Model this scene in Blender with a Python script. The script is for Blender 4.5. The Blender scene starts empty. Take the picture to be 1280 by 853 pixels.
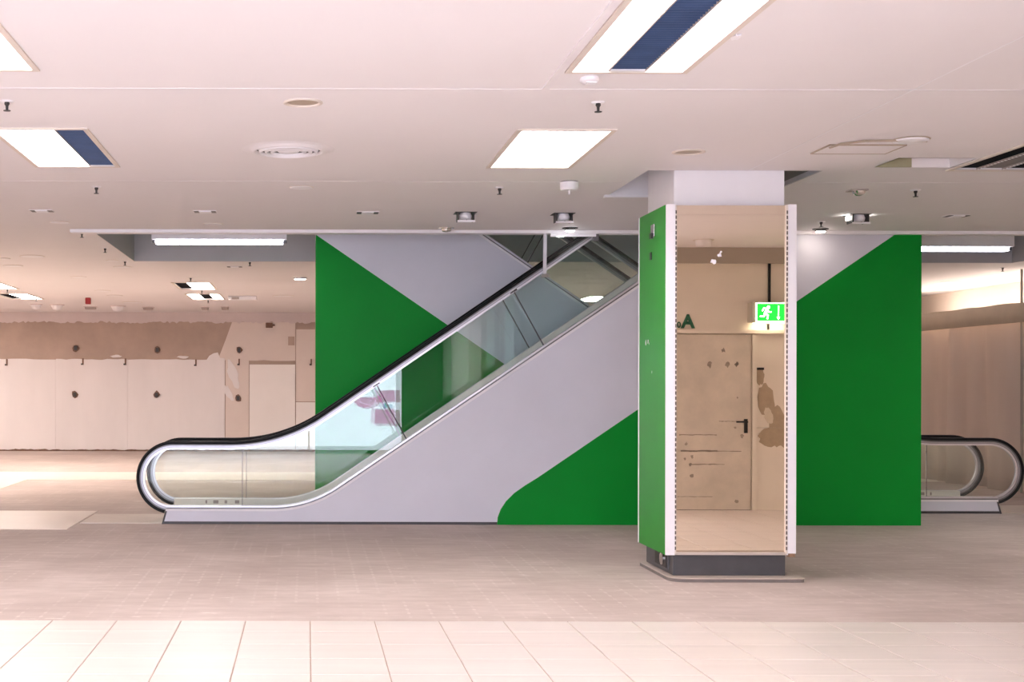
import bpy, bmesh, math, random
from mathutils import Vector, Matrix
random.seed(7)
C = bpy.context.scene.collection
scene = bpy.context.scene
PI = math.pi

# ------------------------------------------------------------------ camera, world, exposure
F, VX, VY = 1660.0, 384.0, 483.0          # focal length in pixels, vanishing point in the 1280x853 frame
EYE = 1.5
cam = bpy.data.cameras.new('camera'); cam_o = bpy.data.objects.new('camera', cam); C.objects.link(cam_o)
cam.sensor_width = 36.0; cam.sensor_fit = 'HORIZONTAL'; cam.lens = F / 1280 * 36
cam.shift_x = (640 - VX) / 1280; cam.shift_y = (VY - 426.5) / 1280
cam_o.location = (0, 0, EYE); cam_o.rotation_euler = (PI / 2, math.radians(-0.12), 0)
cam.clip_start = 0.05; cam.clip_end = 200
scene.camera = cam_o
w = bpy.data.worlds.new('world'); scene.world = w; w.use_nodes = True
w.node_tree.nodes['Background'].inputs[0].default_value = (0.85, 0.87, 1.0, 1)
w.node_tree.nodes['Background'].inputs[1].default_value = 0.4
scene.view_settings.view_transform = 'Standard'; scene.view_settings.look = 'None'
scene.view_settings.gamma = 1.0; scene.view_settings.use_curve_mapping = False
scene.view_settings.exposure = 0.60
scene.cycles.max_bounces = 10; scene.cycles.diffuse_bounces = 6; scene.cycles.glossy_bounces = 6
scene.cycles.transparent_max_bounces = 24; scene.cycles.transmission_bounces = 8
scene.cycles.use_denoising = True
scene.cycles.sample_clamp_indirect = 6.0
LAMP = 14.5          # strength of the lit ceiling louvres
LAMP_FAR = 20.0
DAY = 5.6            # strength of the shop window behind the photographer

CEIL = 3.19
TILE = 0.409

# ------------------------------------------------------------------ materials
def lin(r, g, b):
    return tuple(((c / 255) / 12.92 if c / 255 <= 0.04045 else ((c / 255 + 0.055) / 1.055) ** 2.4) for c in (r, g, b))
MATS = {}
def mat(name, col, rough=0.5, metal=0.0, emit=0.0, ecol=None, noise=0.0, nscale=3.0, ndetail=4.0, bump=0.0, bscale=40.0,
        stretch=(1, 1, 1), spec=0.5, col2=None):
    if name in MATS: return MATS[name]
    m = bpy.data.materials.new(name); m.use_nodes = True
    nt = m.node_tree; b = nt.nodes['Principled BSDF']
    b.inputs['Base Color'].default_value = (*col, 1)
    b.inputs['Roughness'].default_value = rough; b.inputs['Metallic'].default_value = metal
    b.inputs['Specular IOR Level'].default_value = spec
    if emit:
        b.inputs['Emission Color'].default_value = (*(ecol or col), 1); b.inputs['Emission Strength'].default_value = emit
    tc = None
    if noise or bump:
        tc = nt.nodes.new('ShaderNodeNewGeometry'); mp = nt.nodes.new('ShaderNodeMapping')
        mp.inputs['Scale'].default_value = stretch; nt.links.new(tc.outputs['Position'], mp.inputs['Vector'])
    if noise:
        n = nt.nodes.new('ShaderNodeTexNoise'); n.inputs['Scale'].default_value = nscale; n.inputs['Detail'].default_value = ndetail
        n.inputs['Roughness'].default_value = 0.6
        nt.links.new(mp.outputs[0], n.inputs['Vector'])
        r = nt.nodes.new('ShaderNodeMapRange'); r.inputs[1].default_value = 0.3; r.inputs[2].default_value = 0.7
        nt.links.new(n.outputs[0], r.inputs[0])
        x = nt.nodes.new('ShaderNodeMix'); x.data_type = 'RGBA'
        c2 = col2 or tuple(c * (1 - noise) for c in col)
        x.inputs['A'].default_value = (*c2, 1); x.inputs['B'].default_value = (*col, 1)
        nt.links.new(r.outputs[0], x.inputs['Factor']); nt.links.new(x.outputs['Result'], b.inputs['Base Color'])
    if bump:
        n2 = nt.nodes.new('ShaderNodeTexNoise'); n2.inputs['Scale'].default_value = bscale; n2.inputs['Detail'].default_value = 3
        nt.links.new(mp.outputs[0], n2.inputs['Vector'])
        bp = nt.nodes.new('ShaderNodeBump'); bp.inputs['Strength'].default_value = bump; bp.inputs['Distance'].default_value = 0.01
        nt.links.new(n2.outputs[0], bp.inputs['Height']); nt.links.new(bp.outputs[0], b.inputs['Normal'])
    MATS[name] = m
    return m

def glass_mat(name, tint, refl=1.0):
    m = bpy.data.materials.new(name); m.use_nodes = True; nt = m.node_tree; nt.nodes.clear()
    o = nt.nodes.new('ShaderNodeOutputMaterial'); t = nt.nodes.new('ShaderNodeBsdfTransparent'); g = nt.nodes.new('ShaderNodeBsdfGlossy')
    t.inputs[0].default_value = (*tint, 1); g.inputs['Roughness'].default_value = 0.0; g.inputs[0].default_value = (1, 1, 1, 1)
    fr = nt.nodes.new('ShaderNodeFresnel'); fr.inputs[0].default_value = 1.5
    mu = nt.nodes.new('ShaderNodeMath'); mu.operation = 'MULTIPLY'; mu.inputs[1].default_value = refl
    mu.use_clamp = True
    mx = nt.nodes.new('ShaderNodeMixShader')
    nt.links.new(fr.outputs[0], mu.inputs[0]); nt.links.new(mu.outputs[0], mx.inputs[0]); nt.links.new(t.outputs[0], mx.inputs[1]); nt.links.new(g.outputs[0], mx.inputs[2])
    nt.links.new(mx.outputs[0], o.inputs[0])
    MATS[name] = m
    return m

def carpet_mat():
    m = bpy.data.materials.new('stripped_floor'); m.use_nodes = True; nt = m.node_tree; b = nt.nodes['Principled BSDF']
    L = nt.links.new; N = nt.nodes.new
    geo = N('ShaderNodeNewGeometry')
    def noise(scale, stretch, detail=5, lo=0.3, hi=0.7):
        mp = N('ShaderNodeMapping'); mp.inputs['Scale'].default_value = stretch; L(geo.outputs['Position'], mp.inputs[0])
        n = N('ShaderNodeTexNoise'); n.inputs['Scale'].default_value = scale; n.inputs['Detail'].default_value = detail; n.inputs['Roughness'].default_value = 0.65
        L(mp.outputs[0], n.inputs['Vector'])
        r = N('ShaderNodeMapRange'); r.inputs[1].default_value = lo; r.inputs[2].default_value = hi; L(n.outputs[0], r.inputs[0])
        return r.outputs[0]
    def mixc(f, a, bb, mode='MIX'):
        x = N('ShaderNodeMix'); x.data_type = 'RGBA'; x.blend_type = mode
        if isinstance(f, float): x.inputs['Factor'].default_value = f
        else: L(f, x.inputs['Factor'])
        for s, v in (('A', a), ('B', bb)):
            if isinstance(v, tuple): x.inputs[s].default_value = (*v, 1)
            else: L(v, x.inputs[s])
        return x.outputs['Result']
    def math_(op, a, bb=None, c=None):
        x = N('ShaderNodeMath'); x.operation = op
        for i, v in enumerate((a, bb, c)):
            if v is None: continue
            if isinstance(v, (int, float)): x.inputs[i].default_value = v
            else: L(v, x.inputs[i])
        return x.outputs[0]
    base = mixc(noise(0.8, (1, 1, 1), 6), (0.46, 0.385, 0.35), (0.64, 0.555, 0.515))
    base = mixc(math_('MULTIPLY', noise(9, (0.25, 1, 1), 4, 0.35, 0.75), 0.6), base, (0.40, 0.325, 0.29))
    # glue dots left by the old covering
    sx = N('ShaderNodeSeparateXYZ'); L(geo.outputs['Position'], sx.inputs[0])
    fx = math_('ABSOLUTE', math_('SUBTRACT', math_('FRACT', math_('DIVIDE', sx.outputs[0], 0.15)), 0.5))
    fy = math_('ABSOLUTE', math_('SUBTRACT', math_('FRACT', math_('DIVIDE', sx.outputs[1], 0.15)), 0.5))
    d = math_('LESS_THAN', math_('MAXIMUM', math_('MULTIPLY', fx, 1.0), math_('MULTIPLY', fy, 0.55)), 0.075)
    ln = math_('LESS_THAN', math_('MINIMUM', fx, fy), 0.05)
    dots = math_('MULTIPLY', math_('ADD', math_('MULTIPLY', d, 0.55), math_('MULTIPLY', ln, 0.16)), noise(1.3, (1, 1, 1), 3, 0.42, 0.62))
    base = mixc(math_('MULTIPLY', dots, 0.42), base, (0.84, 0.78, 0.73))
    # light scuffs
    base = mixc(math_('MULTIPLY', noise(6, (0.35, 1, 1), 6, 0.64, 0.74), 0.7), base, (0.86, 0.80, 0.76))
    L(base, b.inputs['Base Color'])
    b.inputs['Roughness'].default_value = 0.75; b.inputs['Specular IOR Level'].default_value = 0.15
    MATS['carpet'] = m
    return m

def plaster_mat():
    m = mat('door_paint', (0.76, 0.69, 0.60), 0.5, noise=0.2, nscale=2.2, stretch=(1, 1, 1))
    return m

M = MATS
mat('ceiling', (0.79, 0.755, 0.765), 0.7, noise=0.03, nscale=0.7)
mat('seam', (0.77, 0.735, 0.75), 0.7, noise=0.04, nscale=4)
mat('white', (0.82, 0.80, 0.83), 0.45, noise=0.05, nscale=2)
mat('white_trim', (0.84, 0.82, 0.85), 0.4, noise=0.04, nscale=5)
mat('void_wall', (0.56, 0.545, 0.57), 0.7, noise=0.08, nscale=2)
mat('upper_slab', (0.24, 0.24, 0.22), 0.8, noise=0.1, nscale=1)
mat('clad_white', (0.68, 0.68, 0.76), 0.42, noise=0.06, nscale=1.5)
mat('green', (0.002, 0.275, 0.028), 0.45, noise=0.10, nscale=1.2, spec=0.12)
mat('green_panel', (0.022, 0.29, 0.025), 0.38, noise=0.06, nscale=2, spec=0.25)
mat('alu', (0.68, 0.67, 0.71), 0.32, 0.75, noise=0.08, nscale=8)
mat('alu_mid', (0.42, 0.41, 0.45), 0.35, 0.7, noise=0.08, nscale=8)
mat('alu_dark', (0.16, 0.155, 0.165), 0.4, 0.6, noise=0.1, nscale=8)
mat('rubber', (0.006, 0.006, 0.007), 0.4, noise=0.2, nscale=6, spec=0.22)
mat('skirt_cream', (0.95, 0.90, 0.82), 0.4, noise=0.05, nscale=4)
mat('dark_base', (0.075, 0.07, 0.075), 0.5, noise=0.2, nscale=5)
mat('plinth', (0.12, 0.12, 0.13), 0.4, 0.35, noise=0.25, nscale=4)
mat('step_metal', (0.25, 0.25, 0.26), 0.45, 0.7, noise=0.15, nscale=10)
mat('plate', (0.66, 0.60, 0.53), 0.4, 0.15, noise=0.12, nscale=3)
mat('stone', (0.55, 0.47, 0.41), 0.6, noise=0.15, nscale=6)
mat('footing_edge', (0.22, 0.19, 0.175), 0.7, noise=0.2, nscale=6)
mat('tile', (0.75, 0.675, 0.625), 0.38, noise=0.10, nscale=2.5, stretch=(0.25, 3, 1))
mat('tile_far', (0.84, 0.76, 0.68), 0.35, noise=0.06, nscale=1.5)
mat('grout', (0.52, 0.40, 0.33), 0.8, noise=0.1, nscale=8)
mat('louvre_lit', (0.9, 0.9, 0.9), 0.5, emit=LAMP, ecol=(1.0, 0.92, 0.895), noise=0.02, nscale=5)
mat('louvre_far', (0.9, 0.9, 0.9), 0.5, emit=LAMP_FAR, ecol=(1.0, 0.87, 0.79), noise=0.02, nscale=5)
mat('louvre_off', (0.075, 0.115, 0.22), 0.35, 0.2, noise=0.2, nscale=6)
mat('louvre_black', (0.006, 0.008, 0.012), 0.8, 0.0, noise=0.2, nscale=6, spec=0.05)
mat('louvre_grey', (0.22, 0.20, 0.20), 0.8, noise=0.1, nscale=8, spec=0.05)
mat('blade', (0.75, 0.75, 0.78), 0.35, 0.5, noise=0.05, nscale=8)
mat('tube', (0.95, 0.95, 0.95), 0.5, emit=9.0, ecol=(0.86, 0.88, 1.0), noise=0.02, nscale=3)
mat('tube_warm', (0.95, 0.95, 0.95), 0.5, emit=45.0, ecol=(1.0, 0.84, 0.72), noise=0.02, nscale=3)
mat('spot_lit', (1, 1, 1), 0.3, emit=40.0, ecol=(0.95, 0.98, 1.0), noise=0.02, nscale=3)
mat('spot_warm', (1, 1, 1), 0.3, emit=45.0, ecol=(1.0, 0.86, 0.74), noise=0.02, nscale=3)
mat('slit', (1, 1, 1), 0.3, emit=14.0, ecol=(1.0, 0.92, 0.86), noise=0.02, nscale=3)
mat('beige_cup', (0.42, 0.34, 0.26), 0.5, noise=0.1, nscale=20)
mat('ring_beige', (0.70, 0.62, 0.55), 0.5, noise=0.05, nscale=20)
mat('dark_metal', (0.05, 0.045, 0.045), 0.4, 0.4, noise=0.2, nscale=20)
mat('chrome', (0.7, 0.68, 0.66), 0.2, 1.0, noise=0.1, nscale=20)
mat('olive', (0.34, 0.32, 0.20), 0.6, noise=0.1, nscale=6)
mat('red', (0.35, 0.012, 0.015), 0.4, noise=0.1, nscale=20)
mat('mirror', (0.95, 0.84, 0.72), 0.0, 1.0)
mat('wood_edge', (0.32, 0.19, 0.11), 0.6, noise=0.3, nscale=30)
mat('slot', (0.10, 0.07, 0.055), 0.7, noise=0.2, nscale=30)
mat('wall_cream', (0.83, 0.77, 0.68), 0.6, noise=0.05, nscale=2)
mat('wall_band', (0.45, 0.40, 0.35), 0.6, noise=0.05, nscale=2)
mat('door_paint', (0.76, 0.69, 0.60), 0.5, noise=0.22, nscale=2.6, ndetail=8)
mat('door_scuff', (0.40, 0.34, 0.29), 0.6, noise=0.3, nscale=14, stretch=(0.4, 1, 2))
mat('peel', (0.48, 0.38, 0.27), 0.7, noise=0.2, nscale=9)
mat('peel_light', (0.70, 0.62, 0.50), 0.7, noise=0.1, nscale=9)
mat('letter_green', (0.02, 0.13, 0.07), 0.5, noise=0.1, nscale=9)
mat('sign_green', (0.01, 0.5, 0.03), 0.4, emit=2.2, ecol=(0.005, 0.72, 0.03), noise=0.02, nscale=9)
mat('sign_white', (0.9, 0.9, 0.9), 0.4, emit=5.5, ecol=(0.85, 1.0, 0.85), noise=0.02, nscale=9)
mat('sign_glow', (0.9, 0.9, 0.9), 0.4, emit=7.0, ecol=(1.0, 0.92, 0.72), noise=0.02, nscale=9)
mat('sign_box', (0.55, 0.52, 0.45), 0.5, noise=0.05, nscale=9)
mat('black', (0.01, 0.01, 0.01), 0.4, noise=0.1, nscale=9)
mat('bare_plaster', (0.48, 0.37, 0.31), 0.8, noise=0.20, nscale=1.4, ndetail=7)
mat('white_plaster', (0.80, 0.765, 0.765), 0.7, noise=0.07, nscale=1.2, ndetail=7, stretch=(1.5, 1, 0.4))
mat('pink_board', (0.74, 0.65, 0.60), 0.7, noise=0.06, nscale=2)
mat('white_board', (0.86, 0.83, 0.81), 0.6, noise=0.03, nscale=2)
mat('pink_band', (0.66, 0.57, 0.56), 0.7, noise=0.08, nscale=2)
mat('rust', (0.22, 0.12, 0.08), 0.7, noise=0.4, nscale=20)
mat('sheet_head', (0.62, 0.53, 0.42), 0.6, noise=0.12, nscale=2.2)
mat('wall_warm', (0.82, 0.72, 0.63), 0.7, noise=0.05, nscale=2)
mat('grey_box', (0.40, 0.34, 0.31), 0.6, noise=0.1, nscale=9)
mat('window_day', (0.9, 0.9, 0.9), 0.5, emit=DAY, ecol=(0.76, 0.82, 1.0), noise=0.02, nscale=1)
mat('print_pink', (0.6, 0.3, 0.4), 0.5, emit=DAY * 0.62, ecol=(0.74, 0.36, 0.70), noise=0.05, nscale=4)
mat('print_red', (0.6, 0.1, 0.15), 0.5, emit=DAY * 0.5, ecol=(0.80, 0.10, 0.22), noise=0.05, nscale=4)
mat('print_blue', (0.3, 0.4, 0.7), 0.5, emit=DAY * 0.55, ecol=(0.30, 0.42, 0.75), noise=0.05, nscale=4)
mat('pier_dark', (0.07, 0.075, 0.075), 0.5, noise=0.1, nscale=3)
mat('poster_teal', (0.02, 0.10, 0.11), 0.4, noise=0.1, nscale=3)
mat('frame_grey', (0.35, 0.35, 0.37), 0.4, 0.4, noise=0.1, nscale=8)
carpet_mat()
def sheet_mat():
    m = bpy.data.materials.new('sheet'); m.use_nodes = True; nt = m.node_tree; nt.nodes.clear(); L = nt.links.new; N = nt.nodes.new
    o = N('ShaderNodeOutputMaterial'); a = N('ShaderNodeBsdfDiffuse'); t = N('ShaderNodeBsdfTranslucent'); mx = N('ShaderNodeMixShader'); mx.inputs[0].default_value = 0.25
    g = N('ShaderNodeNewGeometry'); mp = N('ShaderNodeMapping'); mp.inputs['Scale'].default_value = (1, 1.5, 0.3); n = N('ShaderNodeTexNoise'); n.inputs['Scale'].default_value = 1.3
    r = N('ShaderNodeMix'); r.data_type = 'RGBA'; r.inputs['A'].default_value = (0.62, 0.52, 0.46, 1); r.inputs['B'].default_value = (0.80, 0.71, 0.65, 1)
    L(g.outputs['Position'], mp.inputs[0]); L(mp.outputs[0], n.inputs['Vector']); L(n.outputs[0], r.inputs['Factor']); L(r.outputs['Result'], a.inputs[0]); L(r.outputs['Result'], t.inputs[0])
    L(a.outputs[0], mx.inputs[1]); L(t.outputs[0], mx.inputs[2]); L(mx.outputs[0], o.inputs[0]); MATS['sheet'] = m
sheet_mat()
glass_mat('glass', (0.945, 0.98, 0.97), 0.72)
glass_mat('guard_glass', (0.93, 0.95, 0.94))

# ------------------------------------------------------------------ mesh helpers
class MB:
    def __init__(self): self.v = []; self.f = []
    def add(self, verts, faces):
        o = len(self.v); self.v += [tuple(p) for p in verts]; self.f += [tuple(i + o for i in f) for f in faces]; return self
    def box(self, x0, x1, y0, y1, z0, z1):
        return self.add([(x0, y0, z0), (x1, y0, z0), (x1, y1, z0), (x0, y1, z0), (x0, y0, z1), (x1, y0, z1), (x1, y1, z1), (x0, y1, z1)],
                        [(0, 3, 2, 1), (4, 5, 6, 7), (0, 1, 5, 4), (1, 2, 6, 5), (2, 3, 7, 6), (3, 0, 4, 7)])
    def prism_y(self, poly, y0, y1):       # polygon in x-z, extruded in y
        n = len(poly)
        return self.add([(x, y0, z) for x, z in poly] + [(x, y1, z) for x, z in poly],
                        [tuple(range(n)), tuple(range(2 * n - 1, n - 1, -1))] + [(i, i + n, (i + 1) % n + n, (i + 1) % n) for i in range(n)])
    def prism_z(self, poly, z0, z1):
        n = len(poly)
        return self.add([(x, y, z0) for x, y in poly] + [(x, y, z1) for x, y in poly],
                        [tuple(range(n)), tuple(range(2 * n - 1, n - 1, -1))] + [(i, i + n, (i + 1) % n + n, (i + 1) % n) for i in range(n)])
    def band(self, a, b, y0, y1):          # strip between two x-z polylines of equal length, extruded in y
        n = len(a); v = []
        for y in (y0, y1):
            v += [(p[0], y, p[1]) for p in a] + [(p[0], y, p[1]) for p in b]
        f = []
        for i in range(n - 1):
            f += [(i, i + 1, n + i + 1, n + i), (2 * n + i, 3 * n + i, 3 * n + i + 1, 2 * n + i + 1),
                  (i, 2 * n + i, 2 * n + i + 1, i + 1), (n + i, n + i + 1, 3 * n + i + 1, 3 * n + i)]
        f += [(0, n, 3 * n, 2 * n), (n - 1, 3 * n - 1, 4 * n - 1, 2 * n - 1)]
        return self.add(v, f)
    def lathe(self, prof, seg=28, cx=0, cy=0, cz=0):   # profile (r, z) about the z axis
        n = len(prof); v = []; f = []
        for k in range(seg):
            a = 2 * PI * k / seg
            v += [(cx + r * math.cos(a), cy + r * math.sin(a), cz + z) for r, z in prof]
        for k in range(seg):
            k2 = (k + 1) % seg
            for i in range(n - 1):
                f.append((k * n + i, k2 * n + i, k2 * n + i + 1, k * n + i + 1))
        return self.add(v, f)
    def cyl(self, p, q, r, seg=10):
        p = Vector(p); q = Vector(q); d = (q - p).normalized(); u = d.orthogonal().normalized(); w_ = d.cross(u)
        v = []
        for c in (p, q):
            v += [tuple(c + (u * math.cos(2 * PI * k / seg) + w_ * math.sin(2 * PI * k / seg)) * r) for k in range(seg)]
        f = [(k, (k + 1) % seg, seg + (k + 1) % seg, seg + k) for k in range(seg)] + [tuple(range(seg)), tuple(range(2 * seg - 1, seg - 1, -1))]
        return self.add(v, f)
    def mesh(self, name, m, smooth=False, recalc=True, weld=False):
        me = bpy.data.meshes.new(name); me.from_pydata(self.v, [], self.f)
        bm = bmesh.new(); bm.from_mesh(me)
        if weld: bmesh.ops.remove_doubles(bm, verts=bm.verts, dist=1e-5)
        if recalc: bmesh.ops.recalc_face_normals(bm, faces=bm.faces)
        bm.to_mesh(me); bm.free()
        me.materials.append(M[m])
        if smooth:
            for p in me.polygons: p.use_smooth = True
        return me
    def build(self, name, m, parent=None, smooth=False, recalc=True, bevel=0, weld=False):
        o = bpy.data.objects.new(name, self.mesh(name, m, smooth, recalc, weld)); C.objects.link(o)
        if parent is not None: o.parent = parent
        if bevel:
            b = o.modifiers.new('bevel', 'BEVEL'); b.width = bevel; b.segments = 2; b.limit_method = 'ANGLE'
        return o
def B(*a): return MB().box(*a)
def inst(name, me, parent=None, loc=(0, 0, 0), rot=(0, 0, 0)):
    o = bpy.data.objects.new(name, me); C.objects.link(o); o.location = loc; o.rotation_euler = rot
    if parent is not None: o.parent = parent
    return o
def tag(o, label=None, cat=None, group=None, kind=None):
    if label: o['label'] = label
    if cat: o['category'] = cat
    if group: o['group'] = group
    if kind: o['kind'] = kind
    return o
def thing(name, label, cat, loc=(0, 0, 0), group=None, kind=None):
    o = bpy.data.objects.new(name, None); C.objects.link(o); o.location = loc; o.empty_display_size = 0.1
    return tag(o, label, cat, group, kind)
def copy_tree(o, loc, label=None, group=None):
    def cp(s, parent):
        c = s.copy(); C.objects.link(c)
        if parent is not None: c.parent = parent
        for ch in s.children: cp(ch, c)
        return c
    r = cp(o, None); r.location = loc
    if label: r['label'] = label
    if group: r['group'] = group
    return r
def at_ceiling(px, py):
    Y = (CEIL - EYE) * F / (VY - py); return ((px - VX) / F * Y, Y)
def smooth_by_angle(o, deg=40):
    for p in o.data.polygons: p.use_smooth = True
    o.data.set_sharp_from_angle(angle=math.radians(deg))
    return o

# ------------------------------------------------------------------ the setting: floor
XL, XR, YB, YF = -11.0, 11.4, 30.5, -0.6
floor = tag(B(XL, XR, YF, YB, -0.12, 0.0).build('floor', 'carpet'), 'bare grey-brown floor stripped of its covering, rows of pale glue dots', 'floor', kind='structure')
# pale tiled walkways further back (joints too fine to see)
tw = MB().box(XL, -2.5, 13.83, 15.86, 0, 0.006)
tw.build('tiled_walkway', 'tile_far', floor)
MB().box(XL, 11.2, 21.1, 23.05, 0, 0.006).build('tiled_walkway', 'tile_far', floor)
MB().box(XL, -4.45, 15.86, 21.1, 0, 0.006).build('tiled_walkway', 'tile_far', floor)
# tiled aisle in the foreground: grout bed with single tiles
B(XL, XR, YF, 8.44, 0, 0.002).build('tile_bed', 'grout', floor)
row_lines = [8.08 - TILE * 0.985 * k for k in range(22)]
def tile_mesh(dy, name):
    g = 0.0035; t = MB(); h = 0.006; c = 0.0015
    x0, x1, y0, y1 = g, TILE - g, g, dy - g
    t.add([(x0, y0, 0), (x1, y0, 0), (x1, y1, 0), (x0, y1, 0), (x0, y0, h - c), (x1, y0, h - c), (x1, y1, h - c), (x0, y1, h - c),
           (x0 + c, y0 + c, h), (x1 - c, y0 + c, h), (x1 - c, y1 - c, h), (x0 + c, y1 - c, h)],
          [(4, 0, 1, 5), (5, 1, 2, 6), (6, 2, 3, 7), (7, 3, 0, 4), (8, 4, 5, 9), (9, 5, 6, 10), (10, 6, 7, 11), (11, 7, 4, 8), (8, 9, 10, 11)])
    return t
RD = TILE * 0.985
tile_a = tile_mesh(RD, 'tile').mesh('tile', 'tile'); tile_b = tile_mesh(8.44 - 8.08, 'tile').mesh('tile', 'tile')
X0 = 0.022
rest = MB()
for r in range(-1, 20):
    y0 = 8.08 if r < 0 else row_lines[r + 1]
    dy = 0.36 if r < 0 else RD
    if y0 < YF: break
    for k in range(-26, 28):
        x = X0 + k * TILE
        if x < XL or x + TILE > XR: continue
        if r < 5 and -7 <= k <= 15:
            inst('tile', tile_b if r < 0 else tile_a, floor, (x, y0, 0.002 + random.uniform(-0.0006, 0.0006)))
        else:
            rest.add([(a + x, b_ + y0, c + 0.002) for a, b_, c in tile_mesh(dy, '').v], tile_mesh(dy, '').f)
rest.build('outer_tiles', 'tile', floor, recalc=False)['kind'] = 'stuff'

# ------------------------------------------------------------------ ceiling with openings
VOID = (-2.35, 9.55, 14.46, 18.0)           # escalator well
HOLE = (2.654, 4.02, 10.36, 11.69)          # opening round the column
HATCH = (at_ceiling(1108, 196)[0], 5.0, at_ceiling(0, 196)[1], at_ceiling(0, 208)[1])
HATCH = (4.35, 4.93, 9.775, 10.2)
FW, FL = 0.595, 1.47
fix_spots = []     # (x centre, y centre, pattern)
near_grid = {(1.705, 6.36): 'WBW', (1.70, 9.46): 'WWW', (-1.77, 9.46): 'WWB', (-1.76, 6.34): 'WWW', (5.28, 9.55): 'KGK'}
for (x, y), p in near_grid.items(): fix_spots.append((x, y, p, 'louvre_lit'))
for (x, y) in ((1.70, 3.22), (-5.25, 6.34), (-5.25, 9.46), (-8.7, 6.34), (-8.7, 9.46), (8.75, 6.4), (8.75, 9.5), (8.75, 12.5)): fix_spots.append((x, y, 'WWW', 'louvre_lit'))
for (x, y, p) in ((-1.90, 22.4, 'KWW'), (-1.92, 25.1, 'WKW'), (-5.45, 25.1, 'KWW'), (-5.35, 22.4, 'WWW'), (5.55, 25.5, 'WWW'), (-8.8, 22.4, 'WWW'), (-8.8, 25.1, 'WWW'), (-5.35, 19.3, 'WWW'),
                  (-8.8, 19.3, 'WWW'), (2.0, 25.3, 'WWW'), (-8.8, 28.2, 'WWW')):
    fix_spots.append((x, y, p, 'louvre_far'))
holes = [VOID, HOLE, HATCH] + [(x - FW / 2, x + FW / 2, y - FL / 2, y + FL / 2) for x, y, p, q in fix_spots]
xs = sorted({XL, XR} | {h[0] for h in holes} | {h[1] for h in holes}); ys = sorted({YF, YB} | {h[2] for h in holes} | {h[3] for h in holes})
cm = MB(); vid = {}
for i, x in enumerate(xs):
    for j, y in enumerate(ys):
        vid[i, j] = len(cm.v); cm.v.append((x, y, CEIL))
for i in range(len(xs) - 1):
    for j in range(len(ys) - 1):
        mx, my = (xs[i] + xs[i + 1]) / 2, (ys[j] + ys[j + 1]) / 2
        if any(h[0] < mx < h[1] and h[2] < my < h[3] for h in holes): continue
        cm.f.append((vid[i, j], vid[i, j + 1], vid[i + 1, j + 1], vid[i + 1, j]))
ceiling = tag(cm.build('ceiling', 'ceiling', recalc=False), 'smooth pinkish-white ceiling with recessed lights and the escalator opening', 'ceiling', kind='structure')
# slab above everything
tag(B(XL, XR, YF, YB, 5.25, 5.4).build('upper_slab', 'upper_slab'), 'dark underside of the floor slab above the escalator opening', 'slab', kind='structure')
# joint strips
B(XL, XR, 7.545, 7.575, CEIL - 0.0008, CEIL).build('joint_strip', 'seam', ceiling)
B(XL, XR, 7.53, 7.534, CEIL - 0.002, CEIL).build('joint_strip', 'seam', ceiling)
B(1.325, 1.365, YF, 7.53, CEIL - 0.008, CEIL).build('joint_strip', 'seam', ceiling)
B(3.432, 3.444, YF, 10.36, CEIL - 0.001, CEIL).build('joint_strip', 'white_trim', ceiling)
B(XL, 2.60, 10.95, 10.965, CEIL - 0.0015, CEIL).build('joint_strip', 'seam', ceiling)
B(4.06, XR, 10.95, 10.965, CEIL - 0.0015, CEIL).build('joint_strip', 'seam', ceiling)
# walls of the escalator well and its front lip
well = tag(thing('trim_1', None, None), 'white lined upstand round the escalator opening in the ceiling', 'trim', kind='structure')
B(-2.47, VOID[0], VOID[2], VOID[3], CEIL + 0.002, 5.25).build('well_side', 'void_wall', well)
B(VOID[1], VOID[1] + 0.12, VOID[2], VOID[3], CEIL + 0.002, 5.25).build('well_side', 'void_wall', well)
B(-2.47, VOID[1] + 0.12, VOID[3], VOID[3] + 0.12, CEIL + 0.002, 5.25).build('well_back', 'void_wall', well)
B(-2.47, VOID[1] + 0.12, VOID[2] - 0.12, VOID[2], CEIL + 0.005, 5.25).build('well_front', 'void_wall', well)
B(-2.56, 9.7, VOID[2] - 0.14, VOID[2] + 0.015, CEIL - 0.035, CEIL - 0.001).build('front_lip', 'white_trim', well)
# column opening
ch = tag(thing('trim_2', None, None), 'grey upstand inside the ceiling opening round the column', 'trim', kind='structure')
B(HOLE[0] - 0.02, HOLE[0], HOLE[2], HOLE[3], CEIL + 0.002, 3.9).build('opening_side', 'white', ch)
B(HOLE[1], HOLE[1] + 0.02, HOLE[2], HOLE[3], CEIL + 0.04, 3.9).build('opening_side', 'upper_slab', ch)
B(HOLE[1] - 0.015, HOLE[1] + 0.02, HOLE[2], HOLE[3], CEIL + 0.002, CEIL + 0.04).build('opening_edge', 'void_wall', ch)
B(HOLE[0], HOLE[1], HOLE[3], HOLE[3] + 0.02, CEIL, 3.9).build('opening_back', 'white', ch)
B(HOLE[0], HOLE[1], HOLE[2] - 0.02, HOLE[2], CEIL + 0.002, 3.9).build('opening_front', 'void_wall', ch)
B(HOLE[0] - 0.04, HOLE[1] + 0.04, HOLE[3] - 0.01, HOLE[3] + 0.05, CEIL - 0.02, CEIL).build('opening_edge', 'white_trim', ch)
B(2.74, 2.83, 11.60, 11.69, CEIL + 0.20, CEIL + 0.42).build('duct', 'black', ch)
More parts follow.
